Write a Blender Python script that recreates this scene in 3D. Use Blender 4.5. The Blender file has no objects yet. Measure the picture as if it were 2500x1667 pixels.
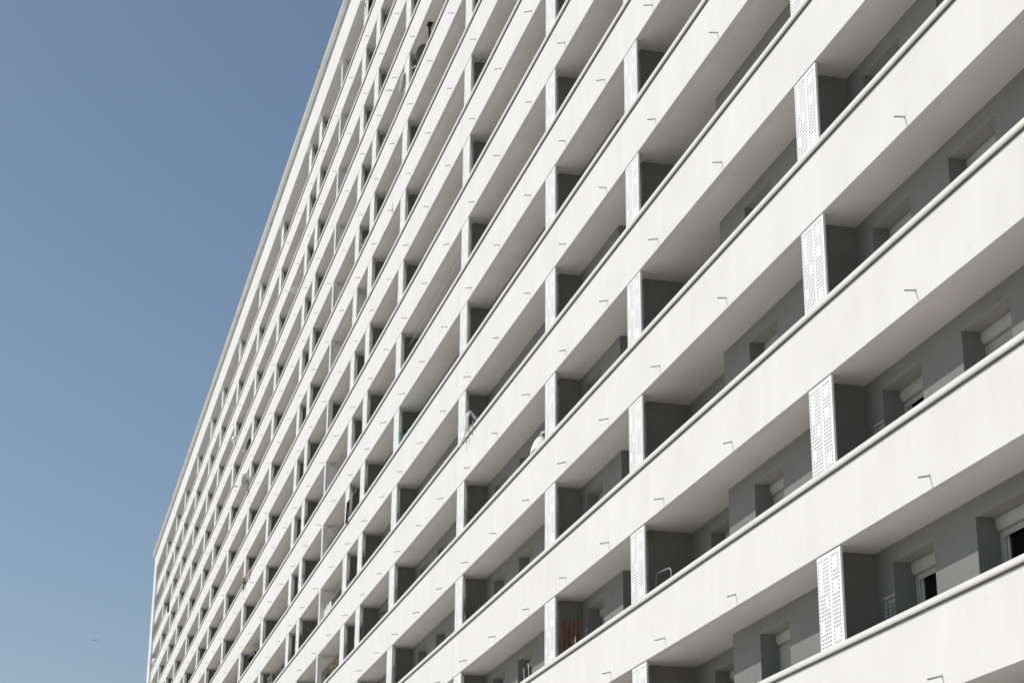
import bpy, math, random
from mathutils import Vector, Matrix
R = math.radians
random.seed(7)
scene = bpy.context.scene

# ------------------------------------------------------------------ camera
cam_d = bpy.data.cameras.new('camera'); cam = bpy.data.objects.new('camera', cam_d)
scene.collection.objects.link(cam); scene.camera = cam
F_PX, YAW, PITCH, ROLL = 4759.706, R(165.774912), R(20.332894), R(0.475051)
cam_d.sensor_fit = 'HORIZONTAL'; cam_d.sensor_width = 36.0; cam_d.lens = F_PX / 2500 * 36.0
cam_d.clip_start = 0.1; cam_d.clip_end = 6000
f = Vector((math.cos(PITCH)*math.cos(YAW), math.cos(PITCH)*math.sin(YAW), math.sin(PITCH)))
rt = Vector((math.sin(YAW), -math.cos(YAW), 0)); up = rt.cross(f)
r2 = rt*math.cos(ROLL) + up*math.sin(ROLL); u2 = -rt*math.sin(ROLL) + up*math.cos(ROLL)
m = Matrix((r2, u2, -f)).transposed().to_4x4()
m.translation = Vector((27.168757, -12.131722, -15.974997))
cam.matrix_world = m

# ------------------------------------------------------------------ sky, sun, exposure
SUN_TRAVEL = Vector((0.455, 1.0, -0.97)).normalized()
sun_el = math.asin(-SUN_TRAVEL.z); sun_az = math.atan2(-SUN_TRAVEL.x, -SUN_TRAVEL.y)
world = bpy.data.worlds.new('World'); scene.world = world; world.use_nodes = True
wn = world.node_tree; bg = wn.nodes['Background']
sky = wn.nodes.new('ShaderNodeTexSky'); sky.sky_type = 'NISHITA'; sky.sun_disc = False
sky.sun_elevation = sun_el; sky.sun_rotation = sun_az
sky.altitude = 0; sky.air_density = 1.0; sky.dust_density = 1.1; sky.ozone_density = 0.85
tint = wn.nodes.new('ShaderNodeMix'); tint.data_type = 'RGBA'; tint.blend_type = 'MULTIPLY'; tint.inputs[0].default_value = 1
tint.inputs[7].default_value = (0.985, 1.003, 0.98, 1)
wn.links.new(sky.outputs[0], tint.inputs[6]); wn.links.new(tint.outputs[2], bg.inputs[0]); bg.inputs[1].default_value = 0.097
sd = bpy.data.lights.new('sun', 'SUN'); so = bpy.data.objects.new('sun', sd)
scene.collection.objects.link(so); sd.energy = 2.75; sd.angle = R(0.53); sd.color = (1.0, 0.968, 0.925)
so.rotation_euler = SUN_TRAVEL.to_track_quat('-Z', 'Y').to_euler()
scene.view_settings.view_transform = 'Standard'; scene.view_settings.look = 'None'
scene.view_settings.exposure = 0.0; scene.view_settings.gamma = 1.0
scene.view_settings.use_curve_mapping = False
scene.render.engine = 'CYCLES'
scene.render.resolution_x = 1024; scene.render.resolution_y = 682
scene.cycles.max_bounces = 8; scene.cycles.diffuse_bounces = 5
scene.cycles.transparent_max_bounces = 8

# ------------------------------------------------------------------ materials
def mat(name, col, rough=0.8, metal=0.0, var=0.0, vscale=1.0, bump=0.0, bscale=60.0, stretch=None, spec=0.3, trans=0.0):
    M = bpy.data.materials.new(name); M.use_nodes = True
    nt = M.node_tree; b = nt.nodes['Principled BSDF']
    b.inputs['Base Color'].default_value = (*col, 1); b.inputs['Roughness'].default_value = rough
    b.inputs['Metallic'].default_value = metal; b.inputs['Specular IOR Level'].default_value = spec
    tc = nt.nodes.new('ShaderNodeNewGeometry')
    if var:
        src = tc.outputs['Position']
        if stretch:
            mp = nt.nodes.new('ShaderNodeMapping'); mp.inputs['Scale'].default_value = stretch
            nt.links.new(src, mp.inputs[0]); src = mp.outputs[0]
        n = nt.nodes.new('ShaderNodeTexNoise'); n.inputs['Scale'].default_value = vscale
        n.inputs['Detail'].default_value = 6; n.inputs['Roughness'].default_value = 0.6
        nt.links.new(src, n.inputs['Vector'])
        r = nt.nodes.new('ShaderNodeValToRGB')
        r.color_ramp.elements[0].position = 0.3; r.color_ramp.elements[1].position = 0.7
        r.color_ramp.elements[0].color = (*[max(0, c*(1-var)) for c in col], 1)
        r.color_ramp.elements[1].color = (*[min(1, c*(1+var)) for c in col], 1)
        nt.links.new(n.outputs['Fac'], r.inputs[0]); nt.links.new(r.outputs[0], b.inputs['Base Color'])
    if bump:
        n = nt.nodes.new('ShaderNodeTexNoise'); n.inputs['Scale'].default_value = bscale; n.inputs['Detail'].default_value = 4
        nt.links.new(tc.outputs['Position'], n.inputs['Vector'])
        bp = nt.nodes.new('ShaderNodeBump'); bp.inputs['Strength'].default_value = bump; bp.inputs['Distance'].default_value = 0.01
        nt.links.new(n.outputs['Fac'], bp.inputs['Height']); nt.links.new(bp.outputs[0], b.inputs['Normal'])
    return M

def stucco():
    """white painted render: large mottling, faint rain streaks, a few small stains, fine grain"""
    M = bpy.data.materials.new('white_render'); M.use_nodes = True
    nt = M.node_tree; b = nt.nodes['Principled BSDF']; L = nt.links.new
    b.inputs['Roughness'].default_value = 0.85; b.inputs['Specular IOR Level'].default_value = 0.2
    tc = nt.nodes.new('ShaderNodeNewGeometry')
    def noise(scale, st, detail=5):
        mp = nt.nodes.new('ShaderNodeMapping'); mp.inputs['Scale'].default_value = st
        L(tc.outputs['Position'], mp.inputs[0])
        n = nt.nodes.new('ShaderNodeTexNoise'); n.inputs['Scale'].default_value = scale; n.inputs['Detail'].default_value = detail
        L(mp.outputs[0], n.inputs['Vector']); return n.outputs['Fac']
    def ramp(src, p0, p1, a, c):
        r = nt.nodes.new('ShaderNodeValToRGB'); e = r.color_ramp.elements
        e[0].position = p0; e[1].position = p1; e[0].color = (*a, 1); e[1].color = (*c, 1)
        L(src, r.inputs[0]); return r.outputs[0]
    def mul(a, c):
        x = nt.nodes.new('ShaderNodeMix'); x.data_type = 'RGBA'; x.blend_type = 'MULTIPLY'; x.inputs[0].default_value = 1
        L(a, x.inputs[6]); L(c, x.inputs[7]); return x.outputs[2]
    base = ramp(noise(0.7, (1, 1, 1)), 0.3, 0.7, (0.764, 0.750, 0.734), (0.816, 0.803, 0.788))
    streak = ramp(noise(2.3, (1, 1, 0.22)), 0.38, 0.62, (0.975, 0.975, 0.972), (1, 1, 1))
    spots = ramp(noise(9.0, (1, 1, 0.6), 2), 0.68, 0.76, (1, 1, 1), (0.88, 0.88, 0.88))
    L(mul(mul(base, streak), spots), b.inputs['Base Color'])
    n = nt.nodes.new('ShaderNodeTexNoise'); n.inputs['Scale'].default_value = 55; n.inputs['Detail'].default_value = 5
    L(tc.outputs['Position'], n.inputs['Vector'])
    bp = nt.nodes.new('ShaderNodeBump'); bp.inputs['Strength'].default_value = 0.35; bp.inputs['Distance'].default_value = 0.008
    L(n.outputs['Fac'], bp.inputs['Height']); L(bp.outputs[0], b.inputs['Normal'])
    return M

M = {}
M['render'] = stucco()
M['coping'] = mat('coping_paint', (0.80, 0.79, 0.765), 0.55, var=0.05, vscale=2.0, stretch=(0.6, 1, 1))
M['screen'] = mat('screen_powdercoat', (0.89, 0.89, 0.885), 0.6, spec=0.2, var=0.02, vscale=3)
M['soffit'] = mat('soffit_paint', (0.84, 0.80, 0.75), 0.9, var=0.07, vscale=0.45, bump=0.15, bscale=40)
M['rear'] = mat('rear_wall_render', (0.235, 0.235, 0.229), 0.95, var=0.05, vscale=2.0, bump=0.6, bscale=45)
M['dark_strip'] = mat('coping_strip_dark', (0.08, 0.075, 0.068), 0.8, var=0.25, vscale=3)  # near-black colour of the strip below the coping
M['head'] = mat('reveal_head_paint', (0.46, 0.45, 0.40), 0.9, var=0.05, vscale=1.5)
M['floor'] = mat('dark_floor_finish', (0.11, 0.10, 0.09), 0.8, var=0.15, vscale=2)  # floor kept dark to lower bounce onto soffits and rear walls
M['bounce_cut'] = mat('bounce_cut_grey', (0.22, 0.21, 0.20), 0.9, var=0.1, vscale=2)  # grey that soaks up bounce light inside the balconies
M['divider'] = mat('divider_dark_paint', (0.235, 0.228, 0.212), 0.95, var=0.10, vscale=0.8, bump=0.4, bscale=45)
M['shutter'] = mat('shutter_pvc', (0.48, 0.48, 0.45), 0.45, var=0.04, vscale=3)
M['frame'] = mat('window_frame_pvc', (0.58, 0.58, 0.57), 0.4, var=0.03, vscale=3)
M['spout'] = mat('spout_metal', (0.50, 0.50, 0.49), 0.5, metal=0.2, var=0.25, vscale=2.0)
M['zinc'] = mat('gutter_zinc', (0.74, 0.745, 0.75), 0.55, metal=0.0, var=0.12, vscale=0.5, stretch=(1, 0.2, 0.2))
M['dark'] = mat('dark_gap', (0.03, 0.03, 0.03), 0.9)
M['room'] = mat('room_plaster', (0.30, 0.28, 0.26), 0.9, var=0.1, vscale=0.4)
M['curtain'] = mat('curtain_cloth', (0.34, 0.32, 0.31), 0.9, var=0.1, vscale=6)
M['roof'] = mat('roof_gravel', (0.30, 0.29, 0.28), 0.95, var=0.2, vscale=3)
M['plastic_w'] = mat('white_plastic', (0.80, 0.80, 0.78), 0.35, spec=0.5, var=0.04, vscale=6)
M['cloth_w'] = mat('white_cloth', (0.78, 0.77, 0.75), 0.9, var=0.06, vscale=6)
M['wood'] = mat('brown_wood', (0.30, 0.175, 0.115), 0.7, var=0.35, vscale=4, stretch=(6, 6, 0.6), bump=0.3, bscale=30)
M['steel'] = mat('galvanised_tube', (0.38, 0.38, 0.37), 0.5, metal=0.4, var=0.15, vscale=8)
M['twig'] = mat('bamboo_stick', (0.55, 0.52, 0.44), 0.7, var=0.25, vscale=12)
M['teal'] = mat('turquoise_cloth', (0.14, 0.58, 0.58), 0.85, var=0.15, vscale=5)
M['green'] = mat('green_netting', (0.03, 0.30, 0.22), 0.85, var=0.2, vscale=12)
M['darkcloth'] = mat('dark_grey_cloth', (0.035, 0.037, 0.045), 0.95, var=0.4, vscale=9)
M['pink'] = mat('dusty_pink_cloth', (0.55, 0.33, 0.35), 0.9, var=0.15, vscale=9)
M['blue'] = mat('pale_blue_cloth', (0.38, 0.50, 0.62), 0.9, var=0.35, vscale=14)
M['dish'] = mat('dish_paint', (0.62, 0.61, 0.59), 0.45, var=0.08, vscale=4)
M['dishd'] = mat('dish_dark_paint', (0.22, 0.22, 0.215), 0.5, var=0.1, vscale=4)
M['black'] = mat('black_plastic', (0.02, 0.02, 0.022), 0.5, var=0.3, vscale=10)
M['rust'] = mat('brown_bracket', (0.05, 0.03, 0.026), 0.6, var=0.3, vscale=12)
M['leaf'] = mat('leaf', (0.07, 0.10, 0.035), 0.6, var=0.5, vscale=14)
M['leafs'] = mat('silver_leaf', (0.30, 0.34, 0.30), 0.6, var=0.4, vscale=14)
M['dryleaf'] = mat('dry_leaf', (0.36, 0.30, 0.20), 0.8, var=0.4, vscale=14)
M['terra'] = mat('terracotta', (0.30, 0.13, 0.07), 0.8, var=0.15, vscale=6)
M['beige'] = mat('beige_blanket', (0.46, 0.37, 0.28), 0.95, var=0.2, vscale=8)
M['feather'] = mat('grey_feather', (0.10, 0.11, 0.12), 0.8, var=0.2, vscale=20)
M['rope'] = mat('white_line', (0.62, 0.60, 0.56), 0.8)

def leopard():
    Mx = bpy.data.materials.new('patterned_cloth'); Mx.use_nodes = True; nt = Mx.node_tree
    tc = nt.nodes.new('ShaderNodeTexCoord'); v = nt.nodes.new('ShaderNodeTexVoronoi'); v.inputs['Scale'].default_value = 9
    nt.links.new(tc.outputs['Object'], v.inputs['Vector'])
    r = nt.nodes.new('ShaderNodeValToRGB'); e = r.color_ramp.elements
    e[0].position = 0.30; e[1].position = 0.38; e[0].color = (0.02, 0.018, 0.016, 1); e[1].color = (0.30, 0.28, 0.25, 1)
    nt.links.new(v.outputs['Distance'], r.inputs[0]); nt.links.new(r.outputs[0], nt.nodes['Principled BSDF'].inputs['Base Color'])
    nt.nodes['Principled BSDF'].inputs['Roughness'].default_value = 0.9
    return Mx
M['leopard'] = leopard()

def glass():
    Mx = bpy.data.materials.new('window_glass'); Mx.use_nodes = True; nt = Mx.node_tree
    for n in list(nt.nodes):
        if n.type != 'OUTPUT_MATERIAL': nt.nodes.remove(n)
    out = [n for n in nt.nodes if n.type == 'OUTPUT_MATERIAL'][0]
    t = nt.nodes.new('ShaderNodeBsdfTransparent'); t.inputs[0].default_value = (0.62, 0.66, 0.65, 1)
    g = nt.nodes.new('ShaderNodeBsdfGlossy'); g.inputs['Roughness'].default_value = 0.02
    fr = nt.nodes.new('ShaderNodeFresnel'); fr.inputs[0].default_value = 1.5
    mx = nt.nodes.new('ShaderNodeMixShader')
    nt.links.new(fr.outputs[0], mx.inputs[0]); nt.links.new(t.outputs[0], mx.inputs[1]); nt.links.new(g.outputs[0], mx.inputs[2])
    nt.links.new(mx.outputs[0], out.inputs[0]); return Mx
M['glass'] = glass()

# ------------------------------------------------------------------ helpers
class MB:
    """collects primitives into one mesh"""
    def __init__(s): s.v = []; s.f = []; s.sm = []
    def add(s, vs, fs, smooth=False):
        o = len(s.v); s.v += [tuple(v) for v in vs]; s.f += [tuple(i+o for i in q) for q in fs]; s.sm += [smooth]*len(fs)
        return s
    def box(s, x0, x1, y0, y1, z0, z1):
        return s.add([(x0,y0,z0),(x1,y0,z0),(x1,y1,z0),(x0,y1,z0),(x0,y0,z1),(x1,y0,z1),(x1,y1,z1),(x0,y1,z1)],
                     [(0,3,2,1),(4,5,6,7),(0,1,5,4),(1,2,6,5),(2,3,7,6),(3,0,4,7)])
    def prism(s, prof, x0, x1):
        """profile of (y, z) counter-clockwise seen from +X, extruded along X"""
        n = len(prof); vs = [(x0, y, z) for y, z in prof] + [(x1, y, z) for y, z in prof]
        fs = [(i, (i+1) % n, (i+1) % n + n, i+n) for i in range(n)]
        return s.add(vs, fs + [tuple(range(n-1, -1, -1)), tuple(range(n, 2*n))])
    def tube(s, pts, r, n=8, cap=True):
        pts = [Vector(p) for p in pts]; rs = r if isinstance(r, (list, tuple)) else [r]*len(pts)
        vs = []; fs = []; prev = None
        for i, p in enumerate(pts):
            d = (pts[min(i+1, len(pts)-1)] - pts[max(i-1, 0)]).normalized()
            a = prev if prev is not None else (Vector((0, 0, 1)) if abs(d.z) < .9 else Vector((1, 0, 0)))
            a = (a - d*a.dot(d)).normalized(); b = d.cross(a); prev = a
            for k in range(n):
                t = 2*math.pi*k/n; vs.append(p + (a*math.cos(t) + b*math.sin(t))*rs[i])
        for i in range(len(pts)-1):
            for k in range(n): fs.append((i*n+k, i*n+(k+1) % n, (i+1)*n+(k+1) % n, (i+1)*n+k))
        s.add(vs, fs, True)
        if cap:
            o = len(s.v) - len(vs)
            s.f += [tuple(o+k for k in range(n-1, -1, -1)), tuple(o+(len(pts)-1)*n+k for k in range(n))]; s.sm += [False, False]
        return s
    def lathe(s, prof, n=24, mtx=None):
        vs = []; fs = []
        for r, z in prof:
            for k in range(n):
                t = 2*math.pi*k/n; v = Vector((r*math.cos(t), r*math.sin(t), z)); vs.append(mtx @ v if mtx else v)
        for i in range(len(prof)-1):
            for k in range(n): fs.append((i*n+k, i*n+(k+1) % n, (i+1)*n+(k+1) % n, (i+1)*n+k))
        return s.add(vs, fs, True)
    def sheet(s, fn, nu, nv, thick=0.004):
        """cloth: fn(u, v) -> point, given a thickness"""
        P = [[Vector(fn(i/nu, j/nv)) for j in range(nv+1)] for i in range(nu+1)]
        off = (P[nu][0]-P[0][0]).cross(P[0][nv]-P[0][0])
        off = off.normalized()*thick if off.length > 1e-6 else Vector((0, thick, 0))
        vs = [p for r_ in P for p in r_] + [p+off for r_ in P for p in r_]; N = (nu+1)*(nv+1); fs = []
        for i in range(nu):
            for j in range(nv):
                a = i*(nv+1)+j; q = (a, a+nv+1, a+nv+2, a+1); fs.append(q); fs.append(tuple(N+t for t in reversed(q)))
        for i in range(nu):
            for j in (0, nv):
                a = i*(nv+1)+j; fs.append((a, a+nv+1, a+nv+1+N, a+N))
        for j in range(nv):
            for i in (0, nu):
                a = i*(nv+1)+j; fs.append((a, a+1, a+1+N, a+N))
        return s.add(vs, fs, True)
    def leaves(s, c, rad, count, size, seed=0):
        rn = random.Random(seed)
        for _ in range(count):
            d = Vector((rn.gauss(0, 1), rn.gauss(0, 1), rn.gauss(0, 1))).normalized() * rn.random()**0.5
            p = Vector(c) + Vector((d.x*rad[0], d.y*rad[1], d.z*rad[2]))
            a = Vector((rn.gauss(0, 1), rn.gauss(0, 1), rn.gauss(0, 1))).normalized(); b = a.orthogonal().normalized()
            l = size*(0.6+rn.random()*0.8)
            s.add([p, p+a*l*.5+b*l*.22, p+a*l, p+a*l*.5-b*l*.22], [(0, 1, 2, 3)])
        return s
    def mesh(s, name, m_):
        me = bpy.data.meshes.new(name); me.from_pydata(s.v, [], s.f)
        me.polygons.foreach_set('use_smooth', s.sm); me.materials.append(m_); me.update(); return me
    def build(s, name, m_, parent=None, loc=(0, 0, 0)):
        return link(name, s.mesh(name, m_), parent, loc)
def link(name, me, parent=None, loc=(0, 0, 0)):
    o = bpy.data.objects.new(name, me); scene.collection.objects.link(o); o.location = loc
    if parent: o.parent = parent
    return o
def empty(name, label, cat, loc=(0, 0, 0), rz=0, group=None):
    o = link(name, None, None, loc); o.rotation_euler.z = rz; return tag(o, label, cat, group)
def tag(o, label, cat, group=None):
    o['label'] = label; o['category'] = cat
    if group: o['group'] = group
    return o

# ------------------------------------------------------------------ ground
GZ = -17.6
def ground_mat():
    Mx = mat('pale_paving', (0.63, 0.61, 0.55), 0.9, var=0.12, vscale=0.15, bump=0.2, bscale=8)
    return Mx
gnd = MB().add([(-3000,-3000,GZ),(3000,-3000,GZ),(3000,3000,GZ),(-3000,3000,GZ)], [(0,1,2,3)]).build('ground', ground_mat())
gnd['kind'] = 'structure'

# ------------------------------------------------------------------ the apartment block
H = 2.8; COP = -1.53                      # storey height; coping top below the soffit above it
X0, X1 = -156.3, 16.5                     # the balcony bands
N0, N1 = -10, 4                           # storeys: n counts downwards, soffit n lies at z = -n*H
block = empty('apartment_building', 'long white apartment block with rows of continuous balconies filling the frame', 'building')
JOINTS = [-27.4, -43.3]
SEGS = []
e = [X1] + JOINTS + [X0]
for i in range(len(e)-1): SEGS.append((e[i+1] + (0.008 if e[i+1] != X0 else 0), e[i] - (0.008 if e[i] != X1 else 0)))
# column of screens: right-hand edge of each perforated panel along the facade
COLS = [10.0, 0.0, -9.61, -16.39, -26.27, -36.74, -43.4, -46.8, -53.3, -59.3, -62.6, -72.7, -82.2, -92.3, -102.2, -109.4, -119.1, -129.2, -137.0, -146.3]
POST = -53.3
RECESS = (-13.55, -6.80)

# storeys
par_mesh = {}; cop_mesh = {}; dark_strip_mesh = {}
for x0, x1 in SEGS:
    dark_strip_mesh[x0] = MB().box(x0, x1, -0.028, -0.001, -1.642, -1.6185).mesh('coping_dark_strip', M['dark_strip'])  # dark strip added to strengthen the dark line under the coping
    par_mesh[x0] = MB().box(x0, x1, 0.0, 0.14, -H, -1.60).mesh('parapet', M['render'])
    prof = [(-0.06, COP), (-0.06, -1.580), (-0.058, -1.595), (-0.052, -1.606), (-0.043, -1.614), (-0.035, -1.618), (0.165, -1.618), (0.165, COP)]
    cm = MB()
    # coping laid in lengths with hairline joints
    L_ = 6.0; xa = x0
    while xa < x1 - 0.01:
        xb = min(xa + L_, x1)
        cm.prism(prof, xa, xb - 0.006)
        xa = xb
    cop_mesh[x0] = cm.mesh('coping', M['coping'])
slab_mesh = MB().box(X0, X1, 0.14, 5.0, -H, -H+0.19).mesh('balcony_slab', M['soffit'])
floor_mesh = MB().box(X0, X1, 0.16, 5.0, -H+0.191, -H+0.2).mesh('dark_floor_layer', M['floor'])  # unseen dark layer added over the slab to reduce bounce light
bounce_cut_mesh = MB().box(X0, X1, 0.143, 0.155, -H+0.19, -1.64).mesh('bounce_cut_panel', M['bounce_cut'])  # unseen panel added behind the parapet to cut bounce light
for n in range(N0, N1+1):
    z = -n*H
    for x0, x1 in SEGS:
        p = link('parapet', par_mesh[x0], block, (0, 0, z)); link('coping', cop_mesh[x0], p); link('coping_dark_strip', dark_strip_mesh[x0], p)
    sl = link('balcony_slab', slab_mesh, block, (0, 0, z)); link('dark_floor_layer', floor_mesh, sl); link('bounce_cut_panel', bounce_cut_mesh, sl)

# windows (x0, x1) in the rear wall, left of nothing in particular: the same on every storey
WIN = [(0.19, 1.60), (2.93, 4.40), (6.6, 8.0), (-2.70, -1.30), (-5.43, -4.03), (-8.92, -7.50), (-12.90, -11.45),
       (-16.35, -15.0), (-18.75, -17.35), (-22.85, -21.4), (-25.70, -24.3), (-29.1, -27.7), (-33.4, -32.0), (-36.23, -34.8)]
cs = [c-0.54 for c in COLS if c < -36]
for a, b in zip(cs, cs[1:] + [X0]):
    g = a - b
    if g > 5: WIN += [(a-2.15, a-0.75), (b+0.75, b+2.15)]
    if g > 8.5: WIN += [(a-4.9, a-3.5), (b+3.5, b+4.9)][:1]
    if 3 < g <= 5: WIN.append((a-g/2-0.6, a-g/2+0.6))
WIN = sorted(set(w for w in WIN if w[0] > X0+0.3))
def wall_y(x): return 1.20 if RECESS[0] < x < RECESS[1] else 0.79
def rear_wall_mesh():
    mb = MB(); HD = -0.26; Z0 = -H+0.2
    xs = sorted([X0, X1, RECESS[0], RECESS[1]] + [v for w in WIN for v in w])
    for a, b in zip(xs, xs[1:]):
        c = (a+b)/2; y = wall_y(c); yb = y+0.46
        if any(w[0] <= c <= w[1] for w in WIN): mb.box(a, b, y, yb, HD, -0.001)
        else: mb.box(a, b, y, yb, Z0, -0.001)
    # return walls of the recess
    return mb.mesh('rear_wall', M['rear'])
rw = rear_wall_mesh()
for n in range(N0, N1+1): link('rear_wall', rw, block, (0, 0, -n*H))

# one window: frame > pane, shutter_box, roller_shutter, curtain (origin: head, left jamb, wall face)
def win_parts(w, drop, variant):
    fr = MB(); y0 = 0.40; zt = -0.44; zb = -H+0.2+0.26; t = 0.055   # z relative to the soffit, y to the wall face
    fr.box(0, t, y0, y0+0.07, zb, zt).box(w-t, w, y0, y0+0.07, zb, zt).box(t, w-t, y0, y0+0.07, zb, zb+t).box(t, w-t, y0, y0+0.07, zt-t, zt)
    m_ = w/2
    fr.box(m_-0.045, m_+0.045, y0+0.012, y0+0.06, zb+t, zt-t)
    for a in (t+0.035, m_-0.12, m_+0.075, w-t-0.08): fr.box(a, a+0.045, y0+0.02, y0+0.062, zb+t, zt-t)
    pane = MB().box(t, w-t, y0+0.035, y0+0.041, zb+t, zt-t)
    bx = MB().prism([(0.30, -0.275), (0.30, -0.385), (0.335, -0.455), (0.42, -0.475), (0.455, -0.475), (0.455, -0.275)], 0.004, w-0.004)
    sh = MB(); z = zt-0.035; end = zt-0.05-drop
    while z > end:
        sh.prism([(y0-0.022, z), (y0-0.03, z-0.02), (y0-0.022, z-0.04), (y0-0.012, z-0.04), (y0-0.012, z)], t*0.4, w-t*0.4); z -= 0.043
    # side guides
    sh.box(0.002, 0.03, y0-0.035, y0-0.002, zb, zt-0.04).box(w-0.03, w-0.002, y0-0.035, y0-0.002, zb, zt-0.04)
    cu = MB()
    if variant % 3 != 2:
        xa, xb = (0.12, w*0.45) if variant % 2 else (w*0.1, w*0.9)
        k = 26
        cu.sheet(lambda u, v: (xa+(xb-xa)*u, y0+0.20+0.03*math.sin(u*k), zt-0.08-(zt-zb-0.15)*v), 40, 2)
    return fr, pane, bx, sh, cu
WM = {}; HEADM = {}
def head_mesh(w):
    k = round(w, 2)
    if k not in HEADM: HEADM[k] = MB().box(0.003, w-0.003, 0.003, 0.299, -0.268, -0.2605).mesh('reveal_head', M['head'])
    return HEADM[k]
def wmesh(w, drop, variant):
    k = (round(w, 2), drop, variant)
    if k not in WM:
        fr, pane, bx, sh, cu = win_parts(w, drop, variant)
        WM[k] = (fr.mesh('window', M['frame']), pane.mesh('pane', M['glass']), bx.mesh('shutter_box', M['shutter']),
                 sh.mesh('roller_shutter', M['shutter']), cu.mesh('curtain', M['curtain']) if cu.v else None)
    return WM[k]
rn = random.Random(3)
camp = cam.matrix_world.translation
allw = [(w, n) for w in WIN for n in range(N0, N1+1)]
def size_key(t):
    w, n = t; d = (Vector((sum(w)/2, wall_y(sum(w)/2), -n*H)) - camp)
    # windows only show in the lower storeys, where the view reaches under the soffit
    return d.length + (60 if n < -1 else 0)
allw.sort(key=size_key)
drops = {(2.93, 2): 2.1, (-5.43, 3): 0.62, (-5.43, 2): 2.1, (2.93, 3): 0.05, (0.19, 3): 0.07, (0.19, 2): 0.06}
far = MB()
for i, (w, n) in enumerate(allw):
    xm = (w[0]+w[1])/2; yw = wall_y(xm)
    if i < 98:
        dr = drops.get((w[0], n), rn.choice([0.05, 0.05, 0.3, 0.7, 1.2, 2.1])); va = rn.randrange(3)
        if (w[0], n) in ((0.19, 3),): va = 1
        fm, pm, bm_, sm_, cm_ = wmesh(w[1]-w[0], dr, va)
        o = link('window', fm, block, (w[0], yw, -n*H))
        link('pane', pm, o); link('reveal_head', head_mesh(w[1]-w[0]), o); link('shutter_box', bm_, o); link('roller_shutter', sm_, o)
        if cm_: link('curtain', cm_, o)
    else:
        fr, pane, bx, sh, cu = win_parts(w[1]-w[0], 0.05, 2)
        o = Vector((w[0], yw, -n*H))
        far.add([Vector(v)+o for v in fr.v], fr.f); far.add([Vector(v)+o for v in bx.v], bx.f)
        t = MB().box(0.05, w[1]-w[0]-0.05, 0.43, 0.44, -H+0.5, -0.5); far.add([Vector(v)+o for v in t.v], t.f)
fo = far.build('window', M['frame'], block); fo['kind'] = 'stuff'
# flats behind: one dark room wall per storey
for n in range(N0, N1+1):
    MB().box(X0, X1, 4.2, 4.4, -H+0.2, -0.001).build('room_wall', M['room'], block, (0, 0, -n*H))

# perforated privacy screens
LFULL = {0, 9, 13, 14, 15, 19, 20, 21, 22}
def hole(row, col):
    if col < 7:
        if row in LFULL: return True
        if 1 <= row <= 8 or 16 <= row <= 18: return col == 0 or col >= 3
        return col <= 3 or col == 6                              # rows 10-12
    c = col-7
    if row in (0, 4, 5, 6) or 10 <= row <= 18 or row == 22: return True
    return c == 0 or c == 4
def screen_mb():
    mb = MB(); W = 0.92; zt, zb = -0.024, COP
    xc = [-0.875+0.0633*i for i in range(7)] + [-0.359+0.0625*i for i in range(5)]
    zc = [-0.1035-0.062*i for i in range(23)]
    hw, hh = 0.0125, 0.0162
    xs = [-W] + [v for c in xc for v in (c-hw, c+hw)] + [0.0]
    zs = [zt] + [v for c in zc for v in (c+hh, c-hh)] + [zb]
    nx, nz = len(xs), len(zs)
    vs = [(x, 0.008, z) for z in zs for x in xs]; fs = []
    for j in range(nz-1):
        for i in range(nx-1):
            if i % 2 == 1 and j % 2 == 1 and hole((j-1)//2, (i-1)//2): continue
            a = j*nx+i; fs.append((a, a+nx, a+nx+1, a+1))
    mb.add(vs, fs)
    # folded edges
    t = 0.004
    mb.box(-t, 0.0, 0.0085, 0.045, zb, zt).box(-W, -W+t, 0.0085, 0.045, zb, zt)
    # fixing lugs to the soffit
    mb.box(-0.10, -0.06, 0.02, 0.04, zt, -0.001).box(-W+0.06, -W+0.10, 0.02, 0.04, zt, -0.001)
    mb.box(-0.004, 0.010, 0.046, 0.15, -0.014, -0.001)
    return mb
sm = screen_mb(); scr_mesh = sm.mesh('privacy_screen', M['screen'])
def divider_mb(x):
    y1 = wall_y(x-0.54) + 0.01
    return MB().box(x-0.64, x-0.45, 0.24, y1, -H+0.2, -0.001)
post_mb = MB().box(-0.36, 0.0, 0.006, 0.20, COP, -0.001)
items = [(c, n) for c in COLS for n in range(N0, N1+1)]
items.sort(key=lambda t: (Vector((t[0], 0, -t[1]*H)) - camp).length + (50 if t[0] > 5 else 0))
rest_s = MB(); rest_d = MB(); ns = nd = 0
for c, n in items:
    z = -n*H
    if c == POST:
        post_mb.build('post', M['render'], block, (c, 0, z))
        if n == -4:
            d = divider_mb(c); d.build('divider_wall', M['divider'], block, (0, 0, z))
        continue
    if ns < 99: link('privacy_screen', scr_mesh, block, (c, 0, z)); ns += 1
    else: rest_s.add([(v[0]+c, v[1], v[2]+z) for v in sm.v], sm.f)
    if (c, n) == (-46.8, -5): continue
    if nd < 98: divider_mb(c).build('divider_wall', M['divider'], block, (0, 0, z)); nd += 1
    else:
        d = divider_mb(c); rest_d.add([(v[0], v[1], v[2]+z) for v in d.v], d.f)
rest_s.build('privacy_screen', M['screen'], block)['kind'] = 'stuff'
rest_d.build('divider_wall', M['divider'], block)['kind'] = 'stuff'

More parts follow.
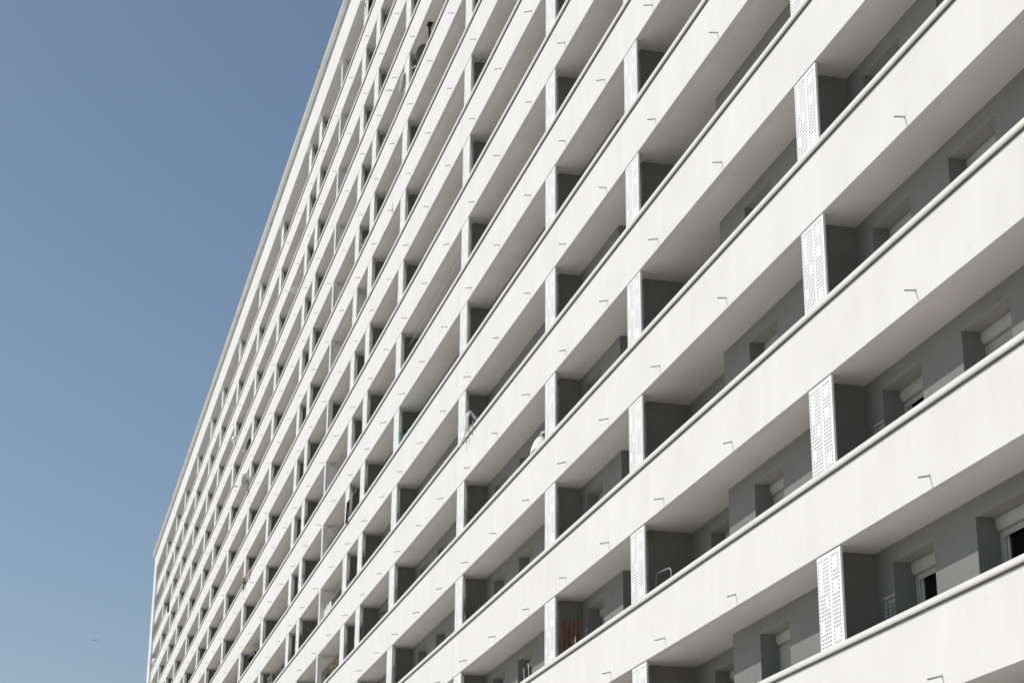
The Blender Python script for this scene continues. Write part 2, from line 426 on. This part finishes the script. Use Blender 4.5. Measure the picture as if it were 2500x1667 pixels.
# drain spouts low on every band, drooping a little
SPX = [11.4, 7.3, 3.16, -4.5, -8.4, -12.0, -15.4, -18.8, -22.25, -25.6, -29.0, -32.4, -35.8, -39.15, -42.5, -46.1, -50.0, -54.0, -57.8, -61.7,
       -65.5, -69.5, -73.4, -77.4, -81.5, -85.5, -89.3, -93.4, -97.5, -101.3, -105.3, -109.1, -112.2, -115.9, -119.1, -122.2, -125.4,
       -128.7, -132.4, -136.1, -140.0, -144.0, -148.0, -152.0]
def spout_mb(k):
    rr = random.Random(k); L_ = 0.155+0.055*rr.random(); dz = -0.01-0.045*rr.random(); dx = 0.06*(rr.random()-.5)
    mb = MB()
    mb.tube([(0, -0.001, 0), (dx, -L_, dz)], 0.0145, 10, cap=False).tube([(dx, -L_, dz), (0, -0.02, 0)], 0.012, 10, cap=False)
    mb.tube([(0, -0.0015, 0), (0, -0.006, 0)], 0.024, 10)
    return mb
SPM = [spout_mb(k) for k in range(6)]; SPMe = [s.mesh('drain_spout', M['spout']) for s in SPM]
sp = [(x, n) for x in SPX for n in range(N0, N1+1)]
sp.sort(key=lambda t: (Vector((t[0], 0, -t[1]*H-2.6)) - camp).length + (50 if t[0] > 5 else 0))
rest = MB()
for i, (x, n) in enumerate(sp):
    jx = 0.06*(rn.random()-.5); z = -(n+1)*H + 0.20 + 0.02*(rn.random()-.5); k = rn.randrange(6)
    if i < 99: link('drain_spout', SPMe[k], block, (x+jx, 0, z))
    else: rest.add([(v[0]+x+jx, v[1], v[2]+z) for v in SPM[k].v], SPM[k].f)
rest.build('drain_spout', M['spout'], block)['kind'] = 'stuff'

# crown of the facade, gutter, end walls, back, ground floor
FZ = 29.82
MB().box(X0, X1, -0.17, 0.14, 28.0, FZ).build('roof_fascia', M['render'], block)
MB().box(X0, X1, 0.14, 12.0, 28.0, 28.25).build('roof_slab', M['soffit'], block)
MB().box(X0, X1, 0.14, 12.0, 28.26, FZ-0.05).build('roof', M['roof'], block)
MB().box(-159.4, X0, -0.17, 12.0, GZ, FZ).build('end_wall', M['render'], block)
MB().box(X1, X1+1.2, -0.17, 12.0, GZ, FZ).build('end_wall', M['render'], block)
MB().box(X0, X1, 11.7, 12.0, GZ, 28.0).build('back_wall', M['render'], block)
gf = MB(); gx = X0
while gx < X1-0.5:
    gf.box(gx, gx+0.5, 0.3, 0.8, GZ, -14.0); gx += 6.4
gf.box(X0, X1, 1.6, 1.9, GZ, -14.0)
gf.build('ground_floor_wall', M['rear'], block)
def gutter_prof(r, cy, cz, n=12):
    p = [(cy+r*math.cos(math.pi*(1+k/n)), cz+r*math.sin(math.pi*(1+k/n))) for k in range(n+1)]   # from front (-Y) under to back
    q = [(cy+(r-0.012)*math.cos(math.pi*(1+k/n)), cz+(r-0.012)*math.sin(math.pi*(1+k/n))) for k in range(n+1)]
    return p + q[::-1]
gj = [X1, 6, -3, -12, -21, -30, -39, -48, -58.4, -62.5, -72, -81, -90, -99, -108.5, -119.0, -128, -137, -147.6, -152.0, -159.6]
GR, GY, GZc = 0.13, -0.305, 29.84
gm = MB()
for a, b in zip(gj, gj[1:]):
    dz = 0.012*(rn.random()-.5)
    gm.prism(gutter_prof(GR, GY, GZc+dz), b+0.01, a-0.01)
    gm.tube([(b+0.02, GY-GR-0.004, GZc+0.01+dz), (a-0.02, GY-GR-0.004, GZc+0.01+dz)], 0.016, 8)
g = gm.build('gutter', M['zinc'], block)
cl = MB()
for a in gj[1:-1]: cl.prism(gutter_prof(GR+0.01, GY, GZc), a-0.05, a+0.05)
cl.build('gutter_joint', M['zinc'], g)

# ------------------------------------------------------------------ things on the balconies
def zr(n, rel): return -n*H + rel
COPZ = lambda n: zr(n, COP)
FLR = lambda n: zr(n, -H+0.2)

# satellite dishes
def dish(loc, az, el, dia, label, m_, floor_z, arm=0.45, coil=False):
    t = empty('satellite_dish', label, 'satellite dish', loc, 0, 'satellite dishes')
    fw = Vector((math.cos(el)*math.cos(az), math.cos(el)*math.sin(az), math.sin(el)))
    mt = fw.to_track_quat('Z', 'Y').to_matrix().to_4x4()
    r = dia/2; prof = [(max(0.001, r*k/8), 0.16*r*(k/8)**2) for k in range(9)]
    prof += [(r+0.008, 0.16*r+0.006), (r+0.006, 0.16*r-0.012)] + [(max(0.001, r*k/8), 0.16*r*(k/8)**2-0.012) for k in range(7, -1, -1)]
    MB().lathe(prof, 32, mt).build('reflector', m_, t)
    dn = (Vector((0, 0, -1)) - fw*Vector((0, 0, -1)).dot(fw)).normalized()
    e0 = dn*r*0.95; e1 = fw*arm + dn*r*1.05
    MB().tube([e0, e1], 0.013, 8).build('feed_arm', M['steel'], t)
    l = MB().tube([e1 - fw*0.02, e1 + (-fw*0.8+(-dn)*0.4).normalized()*0.10], [0.035, 0.03], 10); l.tube([e1+fw*0.0, e1+fw*0.07+dn*0.06], 0.024, 8)
    l.build('receiver', M['black'] if coil else M['plastic_w'], t)
    b = -fw*0.07; zb = floor_z - loc[2]
    MB().tube([b*0.2, b, b+Vector((0.0, 0.10, -0.06)), (b.x, b.y+0.10, zb)], 0.021, 8).build('mast', M['black'] if coil else M['steel'], t)
    if coil:
        pts = [e1 + Vector((0.35*k, 0.02*k, -0.32*math.sin(math.pi*k/8)**0.8 if 0 < k < 8 else 0))*0.5 for k in range(9)]
        MB().tube(pts, 0.008, 6).build('cable', M['plastic_w'], t)
    return t
AZ = math.atan2(-0.80, -0.60)
dish((-82.7, -0.22, zr(-6, -1.0)), AZ+0.12, 0.25, 0.86, 'big grey satellite dish leaning out over a parapet on the far left part', M['dish'], zr(-6, -1.9), 0.55, True)
dish((-37.7, 0.0, zr(-7, -0.78)), AZ+0.36, 0.22, 0.80, 'white satellite dish seen edge-on behind a screen near the top', M['plastic_w'], FLR(-7), 0.50)
dish((-35.4, 0.34, zr(-7, -0.78)), math.atan2(-0.3, -0.95)+0.35, 0.35, 0.85, 'dark grey dish half hidden behind a rail under a brown bracket', M['dishd'], FLR(-7), 0.4)
dish((-84.6, 0.10, zr(-7, -1.05)), AZ+0.25, 0.25, 0.80, 'dark dish half hidden in a balcony one floor above the big grey dish', M['dishd'], FLR(-7), 0.3)

# brown bracket fixed to a soffit
t = empty('ceiling_bracket', 'dark brown post with a square top plate fixed under a balcony ceiling', 'bracket', (-34.4, 0.28, zr(-8, -2.8)))
MB().box(-0.16, 0.16, -0.09, 0.09, -0.03, -0.002).box(-0.09, 0.09, -0.06, 0.06, -0.07, -0.03).build('top_plate', M['rust'], t)
MB().box(-0.04, 0.04, -0.04, 0.04, -2.5, -0.07).build('post', M['rust'], t)

# white plastic chair hung over the parapet, its back across the balcony
t = empty('plastic_chair', 'white plastic garden chair tipped over the parapet rail', 'chair', (-26.05, 0.02, 1.37)); t.scale = (1.3, 1.3, 1.3)
arch = [(0.00, -0.02, 0.04), (0.0, 0.0, 0.22), (0.01, -0.012, 0.34), (0.015, 0.008, 0.45), (0.02, 0.06, 0.51), (0.02, 0.115, 0.46), (0.02, 0.18, 0.37), (0.02, 0.27, 0.32), (0.02, 0.37, 0.29), (0.02, 0.50, 0.22), (0.02, 0.58, 0.05)]
MB().tube(arch, [0.04, 0.046, 0.044, 0.036, 0.034, 0.038, 0.044, 0.046, 0.046, 0.046, 0.04], 8).tube([(p[0]+0.05, p[1]+0.012, p[2]-0.03) for p in arch], 0.024, 8).build('backrest', M['plastic_w'], t)
MB().sheet(lambda u, v: (0.03+0.03*v, -0.10+0.17*v+0.16*u, -0.20+0.40*v-0.06*u+0.015*math.sin(6*u)), 8, 6, 0.02).build('seat', M['plastic_w'], t)
MB().tube([(0.0, 0.01, 0.12), (0.0, -0.05, -0.05), (0.0, -0.11, -0.20), (0.0, -0.155, -0.33)], [0.034, 0.032, 0.026, 0.016], 8).build('armrest', M['plastic_w'], t)
MB().tube([(0.05, 0.12, 0.14), (0.06, 0.04, -0.02), (0.06, -0.085, -0.12)], 0.018, 8).build('leg', M['plastic_w'], t)
for x, l in ((-25.35, 0.46), (-24.9, 0.34)):
    tag(MB().tube([(0, 0, 0.12), (0.0, -0.005, 0), (0.01, -0.004, -l*0.5), (0.03, 0.0, -l)], 0.010, 6).build('cord', M['steel'], None, (x, -0.075, COPZ(-1))),
        'longer grey cord hanging down the parapet below the plastic chair' if l > 0.4 else 'shorter grey cord hanging down the parapet below the plastic chair', 'cord', 'cords below the chair')

# white padded cover
t = empty('chair_cover', 'rounded white padded cover bulging above the rail left of a screen', 'cover', (-18.35, 0.14, zr(0, -1.62)))
def cov(u, v):
    a = math.pi*u; b = math.pi*v
    return (-0.62*math.cos(a)*(0.75+0.25*math.sin(b)), -0.16*math.cos(b)*math.sin(a)**.5, 0.52*math.sin(a)**0.75*(0.35+0.65*math.sin(b)) + 0.012*math.sin(9*u+7*v))
MB().sheet(cov, 20, 10, 0.01).build('padded_shell', M['cloth_w'], t)
MB().tube([(0.15, -0.02, 0.50), (0.35, -0.02, 0.55), (0.66, 0.02, 0.50)], [0.02, 0.03, 0.02], 8).build('fold', M['cloth_w'], t)

# slatted wooden board against a divider wall
t = empty('wooden_screen', 'brown board of upright planks leaning on the dark divider behind a screen', 'wood panel', (-16.78, 0.25, FLR(2)))
for k in range(5):
    MB().box(-0.02, 0.0, 0.002+k*0.112, 0.090+k*0.112, 0, 2.10-0.0*k).build('plank', M['wood'], t)
MB().box(-0.045, -0.021, 0.0, 0.54, 0.25, 0.33).box(-0.045, -0.021, 0.0, 0.54, 1.2, 1.28).build('batten', M['wood'], t)
t = empty('wire_rack', 'thin bare metal rack with bent arms in front of the brown planks', 'rack', (-16.2, 0.42, FLR(2)))
for a, b in ((-0.38, 1.42), (0.12, 1.60)):
    MB().tube([(a, 0, 0), (a, 0, b)], 0.012, 6).build('upright', M['steel'], t)
MB().tube([(0.12, 0, 1.36), (-0.12, 0, 1.36), (-0.36, 0.0, 1.18)], 0.009, 6).build('arm', M['steel'], t)
MB().tube([(0.10, 0, 1.44), (-0.08, 0.02, 1.58)], 0.009, 6).build('arm', M['twig'], t)
MB().tube([(-0.10, 0, 1.36), (-0.16, 0.02, 1.50), (-0.2, 0.0, 1.54)], 0.009, 6).build('arm', M['steel'], t)

# folded clothes airer: an inverted U of tube
t = empty('clothes_airer', 'folded tubular airer standing in shade behind the rail of a wide balcony', 'clothes rack', (-9.35, 0.32, FLR(2)), R(7))
pts = [(-0.36, 0, 0), (-0.36, 0, 1.45)] + [(-0.36+0.10*(1-math.cos(a)), 0, 1.45+0.14*math.sin(a)) for a in (0.5, 1.0, 1.57)]
pts += [(0.24, 0, 1.58)] + [(0.24+0.12*math.sin(a), 0, 1.58-0.14*(1-math.cos(a))) for a in (0.5, 1.0, 1.57)] + [(0.38, 0, 1.0), (0.38, 0, 0)]
MB().tube(pts, 0.015, 8).build('tube_frame', M['steel'], t)
b = MB()
for k in range(8): b.tube([(-0.36, 0, 0.5+k*0.09), (0.37, 0, 0.5+k*0.09)], 0.004, 5)
b.build('drying_bars', M['steel'], t)
tag(MB().tube([(0, 0, 0), (0.02, 0, 1.78)], 0.02, 8).build('broom_handle', M['steel'], None, (-9.72, 0.93, FLR(2))), 'thin pale pole standing in the corner of the wide balcony', 'pole')

# two bamboo sticks
for (x, dx, top, m_, lb) in ((-20.2, -0.42, -0.93, M['twig'], 'pale bamboo stick leaning left above the rail'), (-19.85, -0.28, -0.90, M['twig'], 'forked pale bamboo stick beside a white shutter box')):
    s_ = MB().tube([(0, 0, 0), (dx*0.6, 0, (top+H-0.2)*0.6), (dx, 0, top+H-0.2)], [0.016, 0.013, 0.010], 6)
    if x > -20: s_.tube([(dx*0.9, 0, 1.55), (dx*0.9-0.1, 0, 1.72)], 0.01, 6).tube([(dx*0.8, 0, 1.32), (dx*0.8-0.08, 0, 1.36)], 0.012, 6)
    tag(s_.build('bamboo_stick', m_, None, (x, 0.36, FLR(2))), lb, 'stick')

# green net
gmsh = MB().sheet(lambda u, v: (-28.4+0.75*u, 0.26+0.02*math.sin(8*u), zr(-2, -1.75+1.05*(u**1.2)*(1-v))), 10, 8, 0.006)
tag(gmsh.build('green_net', M['green']), 'narrow strip of dark green netting beside a perforated screen', 'netting')

# turquoise cloth sagging behind the rail, dark plant behind it
tq = MB().sheet(lambda u, v: (-37.85+3.0*u, 0.18+0.02*math.sin(9*u), zr(-2, -0.70-0.34*math.sin(min(1, u*2.4)*math.pi/2)-0.10*u+0.02*math.sin(20*u)) - 0.95*v), 18, 6, 0.008)
tag(tq.build('sun_cloth', M['teal']), 'turquoise cloth sagging behind a balcony rail', 'cloth')
t = empty('potted_plant', 'dark bushy plant behind the turquoise cloth', 'plant', (-37.5, 0.42, FLR(-2)), 0, 'potted plants')
MB().lathe([(0.0, 0), (0.13, 0), (0.17, 0.30), (0.18, 0.30), (0.15, 0.27), (0, 0.27)], 16).build('pot', M['terra'], t)
MB().tube([(0, 0, 0.2), (0.02, 0, 1.2), (0, 0, 1.75)], 0.02, 6).leaves((0, 0, 1.65), (0.45, 0.22, 0.42), 420, 0.10, 3).build('foliage', M['darkcloth'], t)

# clotheslines with washing
def line(a, b, label):
    a = Vector(a); b = Vector(b); pts = [a.lerp(b, k/8) - Vector((0, 0, 0.05*math.sin(math.pi*k/8))) for k in range(9)]
    return tag(MB().tube(pts, 0.008, 5).build('clothesline', M['rope']), label, 'clothesline', 'clotheslines')
line((-46.5, -0.10, zr(-2, -0.80)), (-44.0, -0.05, zr(-2, -0.72)), 'short white washing line running from the dark hanging garment')
line((-38.3, 0.32, zr(-3, -0.46)), (-27.5, 0.32, zr(-3, -0.30)), 'long thin washing line stretched along one upper balcony')
line((-54.0, 0.26, zr(-1, -0.72)), (-47.3, 0.26, zr(-1, -0.72)), 'washing line with white laundry beside a bare white post')
line((-36.5, 0.30, zr(-5, -0.9)), (-27.3, 0.30, zr(-5, -0.8)), 'thin line across the dark balcony opening high in the middle')
def garment(name, x, y, ztop, w, h, m_, label, seed, ragged=0.25, skew=0.0):
    rr = random.Random(seed); ph = rr.random()*6
    sh = MB().sheet(lambda u, v: (x+w*(u-.5)*(1-0.25*v*rr.random()*ragged)+skew*v, y+0.035*math.sin(9*u+ph+3*v), ztop-0.05*math.sin(math.pi*u)-h*v*(1+ragged*math.sin(5*u+ph))), 10, 8, 0.01)
    return tag(sh.build(name, m_), label, 'laundry', 'laundry hanging on the balconies')
garment('dark_garment', -46.45, -0.10, zr(-2, -0.80), 0.55, 0.75, M['darkcloth'], 'dark grey garment hanging from a line in front of a white screen', 1, 0.15)
garment('white_laundry', -53.2, 0.26, zr(-1, -0.74), 1.4, 0.75, M['cloth_w'], 'white laundry bunched on a line just right of a bare white post', 2, 0.3)
garment('white_towel', -52.3, 0.24, zr(-1, -0.76), 0.8, 0.35, M['cloth_w'], 'small white towel at the right end of the bunched laundry', 5, 0.3)
garment('pink_garment', -79.7, -0.09, zr(-4, -1.36), 0.9, 0.42, M['pink'], 'dusty pink garment thrown over a balcony rail', 3, 0.5)
garment('cream_garment', -80.6, -0.10, zr(-4, -1.35), 0.9, 0.30, M['beige'], 'cream garment over the rail between the pink and the black one', 8, 0.5)
garment('black_garment', -81.6, -0.10, zr(-4, -1.36), 0.9, 0.52, M['darkcloth'], 'black garment over the rail left of the pink one', 4, 0.5)
garment('blue_garment', -60.4, 0.20, zr(-2, -0.60), 0.9, 0.95, M['blue'], 'pale blue speckled garment hanging behind a rail', 6, 0.2)
tag(MB().sheet(lambda u, v: (-92.25+0.03*math.sin(11*u), 0.10+0.62*u, zr(-6, -0.20-0.06*math.sin(math.pi*u)-1.35*v)), 14, 10, 0.01).build('patterned_cloth', M['leopard']), 'black cloth with pale net pattern hung beside a screen below the big dish', 'laundry', 'laundry hanging on the balconies')
garment('dark_jacket', -139.3, -0.08, zr(-8, -1.15), 0.9, 1.2, M['darkcloth'], 'long black coat hanging over a rail near the far left edge', 9, 0.1)
garment('striped_parasol', -26.75, 0.16, zr(1, -0.78), 0.25, 0.95, M['steel'], 'grey folded cloth showing beside a perforated screen', 10, 0.1, 0.25)

# pots, plants and small things
def plant(x, y, n, top, rad, m_, label, seed, size=0.09, count=220):
    oy = y-0.42; t = empty('potted_plant', label, 'plant', (x, 0.42, FLR(n)), 0, 'potted plants')
    MB().lathe([(0.0, 0), (0.12, 0), (0.16, 0.28), (0.17, 0.28), (0.14, 0.25), (0, 0.25)], 14).build('pot', M['terra'], t)
    h = H-0.2+top
    MB().tube([(0, 0, 0.2), (0.03, oy*0.4, h*0.6), (0, oy, h-rad*0.5)], 0.014, 6).leaves((0, oy, h-rad), (rad*1.2, rad*0.6, rad), count, size, seed).build('foliage', m_, t)
plant(-50.3, 0.30, 0, -0.50, 0.42, M['dryleaf'], 'dry brown plant beside a screen above a lower balcony rail', 11)
plant(-46.1, 0.14, -6, -0.80, 0.34, M['leafs'], 'dark plant with white flowers behind an upper rail', 12)
plant(-42.2, 0.16, -7, -0.95, 0.34, M['leafs'], 'silvery plant beside a screen on a high balcony', 13)
plant(-63.3, 0.15, -2, -1.0, 0.40, M['dryleaf'], 'small yellowish plant left of the pale blue garment', 14)
t = empty('climbing_plant', 'green climber spilling round a screen on the top balcony', 'plant', (-47.4, 0.46, FLR(-10)))
MB().lathe([(0.0, 0), (0.2, 0), (0.26, 0.4), (0.27, 0.4), (0.23, 0.36), (0, 0.36)], 16).build('planter', M['terra'], t)
MB().tube([(0, 0, 0.3), (0.05, -0.2, 1.4), (0, -0.26, 2.4)], 0.02, 6).leaves((0.1, -0.34, 2.1), (0.45, 0.12, 0.40), 420, 0.09, 21).leaves((0.0, -0.36, 1.62), (0.35, 0.12, 0.2), 120, 0.08, 22).build('foliage', M['leaf'], t)

t = empty('garden_lamp', 'white arched garden lamp leaning out beside a rail on a high floor', 'lamp', (-66.0, 0.10, FLR(-8)))
MB().tube([(0, 0, 0), (0.0, 0, 1.30), (-0.05, 0, 1.45)], 0.03, 8).build('pole', M['plastic_w'], t)
MB().lathe([(0.002, 0.16), (0.18, 0.13), (0.32, 0.06), (0.38, 0.0), (0.36, 0.0), (0.30, 0.05), (0.17, 0.11), (0.002, 0.14)], 20, Matrix.Translation((-0.05, -0.05, 1.50))).build('shade', M['plastic_w'], t)
tag(MB().sheet(lambda u, v: (-71.9+1.3*u, 0.20+0.10*math.sin(4*u+2*v), zr(-8, -1.75)+0.62*math.sin(math.pi*u)*(1-v)+0.05*v), 12, 8, 0.03).build('blanket', M['beige']), 'beige blanket heaped behind a high rail', 'blanket')
tag(MB().sheet(lambda u, v: (-45.6+0.5*u, 0.22+0.05*math.sin(5*u), zr(-5, -1.70)+0.80*math.sin(math.pi*min(1, u*.8+.2))*(1-v)), 8, 8, 0.02).build('brown_bag', M['wood']), 'brown bag hanging in a pale balcony left of a screen', 'bag')
tag(MB().lathe([(0.0, 0), (0.22, 0), (0.30, 0.18), (0.27, 0.36), (0.18, 0.42), (0.0, 0.44)], 20).build('round_pot', M['plastic_w'], None, (-91.6, -0.02, COPZ(-8)-0.08)), 'round white pot on the rail beside a screen in the upper far rows', 'pot')
t = empty('step_ladder', 'small folded metal step ladder tilted behind a rail at the bottom', 'step ladder', (-69.3, 0.22, FLR(-1)), 0)
t.rotation_euler = (0, R(-14), R(10))
for dx in (-0.24, 0.24): MB().box(dx-0.03, dx+0.03, -0.03, 0.03, 0, 2.0).build('rail', M['steel'], t)
for k in range(7): MB().box(-0.21, 0.21, -0.04, 0.04, 0.2+k*0.27, 0.24+k*0.27).build('step', M['steel'], t)
tag(MB().box(-0.5, 0.5, -0.2, 0.2, 0, 1.75).build('cupboard', M['wood'], None, (-71.4, 0.48, FLR(-1))), 'low brown wooden cupboard behind the tilted step ladder', 'cupboard')
t = empty('garden_umbrella', 'black round umbrella open inside a lower balcony', 'umbrella', (-79.6, 0.42, FLR(-2)))
MB().tube([(0, 0, 0), (0, 0, 2.1)], 0.02, 6).build('pole', M['steel'], t)
MB().lathe([(0.002, 0.02), (0.4, -0.05), (0.8, -0.24), (1.0, -0.45), (0.98, -0.46), (0.78, -0.27), (0.38, -0.08), (0.002, -0.01)], 20, Matrix.Translation((0, 0, 2.25)) @ Matrix.Diagonal((1, 0.28, 1, 1))).build('canopy', M['black'], t)
tag(MB().lathe([(0.0, 0), (0.28, 0.02), (0.36, 0.25), (0.30, 0.5), (0.15, 0.62), (0.0, 0.65)], 20).build('round_basket', M['plastic_w'], None, (-152.9, 0.10, COPZ(-7)-0.05)), 'round white basket on the rail at the far end of the block', 'basket')
t = empty('clothes_airer', 'white wire airer piled with small white washing above a rail', 'clothes rack', (-36.9, 0.16, COPZ(0)-0.25))
for k in range(7): MB().tube([(-0.7+0.2*k, -0.08, 0), (-0.72+0.2*k, -0.06, 0.36+0.03*math.sin(k*2)), (-0.66+0.2*k, 0.12, 0.38)], 0.012, 6).build('wire_bar', M['plastic_w'], t)
MB().sheet(lambda u, v: (-0.25+0.6*u, 0.02+0.05*math.sin(9*u), 0.40+0.07*math.sin(7*u)-0.35*v), 10, 5, 0.01).build('washing', M['cloth_w'], t)
# thin mast clipped to a band
tag(MB().tube([(0, 0, 0), (0, 0, 0.42)], 0.010, 6).build('antenna_rod', M['steel'], None, (-38.96, -0.05, 13.98)), 'thin upright rod on the white band above a drain spout', 'rod')

# ------------------------------------------------------------------ birds
def bird(loc, rz, s, label, perched=False):
    t = empty('bird', label, 'bird', loc, rz)
    b = MB().lathe([(0.001, -0.24), (0.03, -0.20), (0.055, -0.10), (0.07, 0.0), (0.06, 0.10), (0.035, 0.16), (0.04, 0.20), (0.03, 0.24), (0.001, 0.29)], 14, Matrix.Rotation(R(90), 4, 'X'))
    b.add([(-0.03, 0.2, 0), (0.03, 0.2, 0), (0.07, 0.38, 0.005), (-0.07, 0.38, 0.005)], [(0, 1, 2, 3)])
    b.build('body', M['feather'], t)
    if not perched:
        for sgn, lift in ((-1, 0.02), (1, 0.13)):
            pts = [(0.04, 0.02), (0.30, lift*0.4+0.03), (0.55, lift*1.6+0.0), (0.78, lift*3.0)]
            w = MB(); vs = []
            for k, (d, z_) in enumerate(pts):
                c = [0.10, 0.11, 0.08, 0.015][k]; sw = [0, -0.03, 0.02, 0.10][k]
                vs += [(sgn*d, sw-c, z_), (sgn*d, sw+c, z_-0.01), (sgn*d, sw, z_+0.016)]
            fs = []
            for k in range(3):
                a = 3*k; fs += [(a, a+3, a+5, a+2), (a+2, a+5, a+4, a+1), (a+1, a+4, a+3, a)]
            w.add(vs, fs, True); w.build('wing', M['feather'], t)
    t.scale = (s, s, s); return t
def at(px, py, depth):
    d = f + r2*((px-1250)/F_PX) - u2*((py-833.5)/F_PX)
    return Vector((27.168757, -12.131722, -15.974997)) + d*depth
bird(at(232, 1562.5, 105), YAW-R(90), 0.31, 'small grey bird flying in the empty sky, wings spread')
bird((-57.9, GY-GR, GZc+0.08), R(40), 0.55, 'small dark bird perched on the upper gutter edge', True)
bird((-108.0, GY-GR, GZc+0.10), R(60), 0.7, 'small dark bird perched on the gutter halfway down the roof line', True)
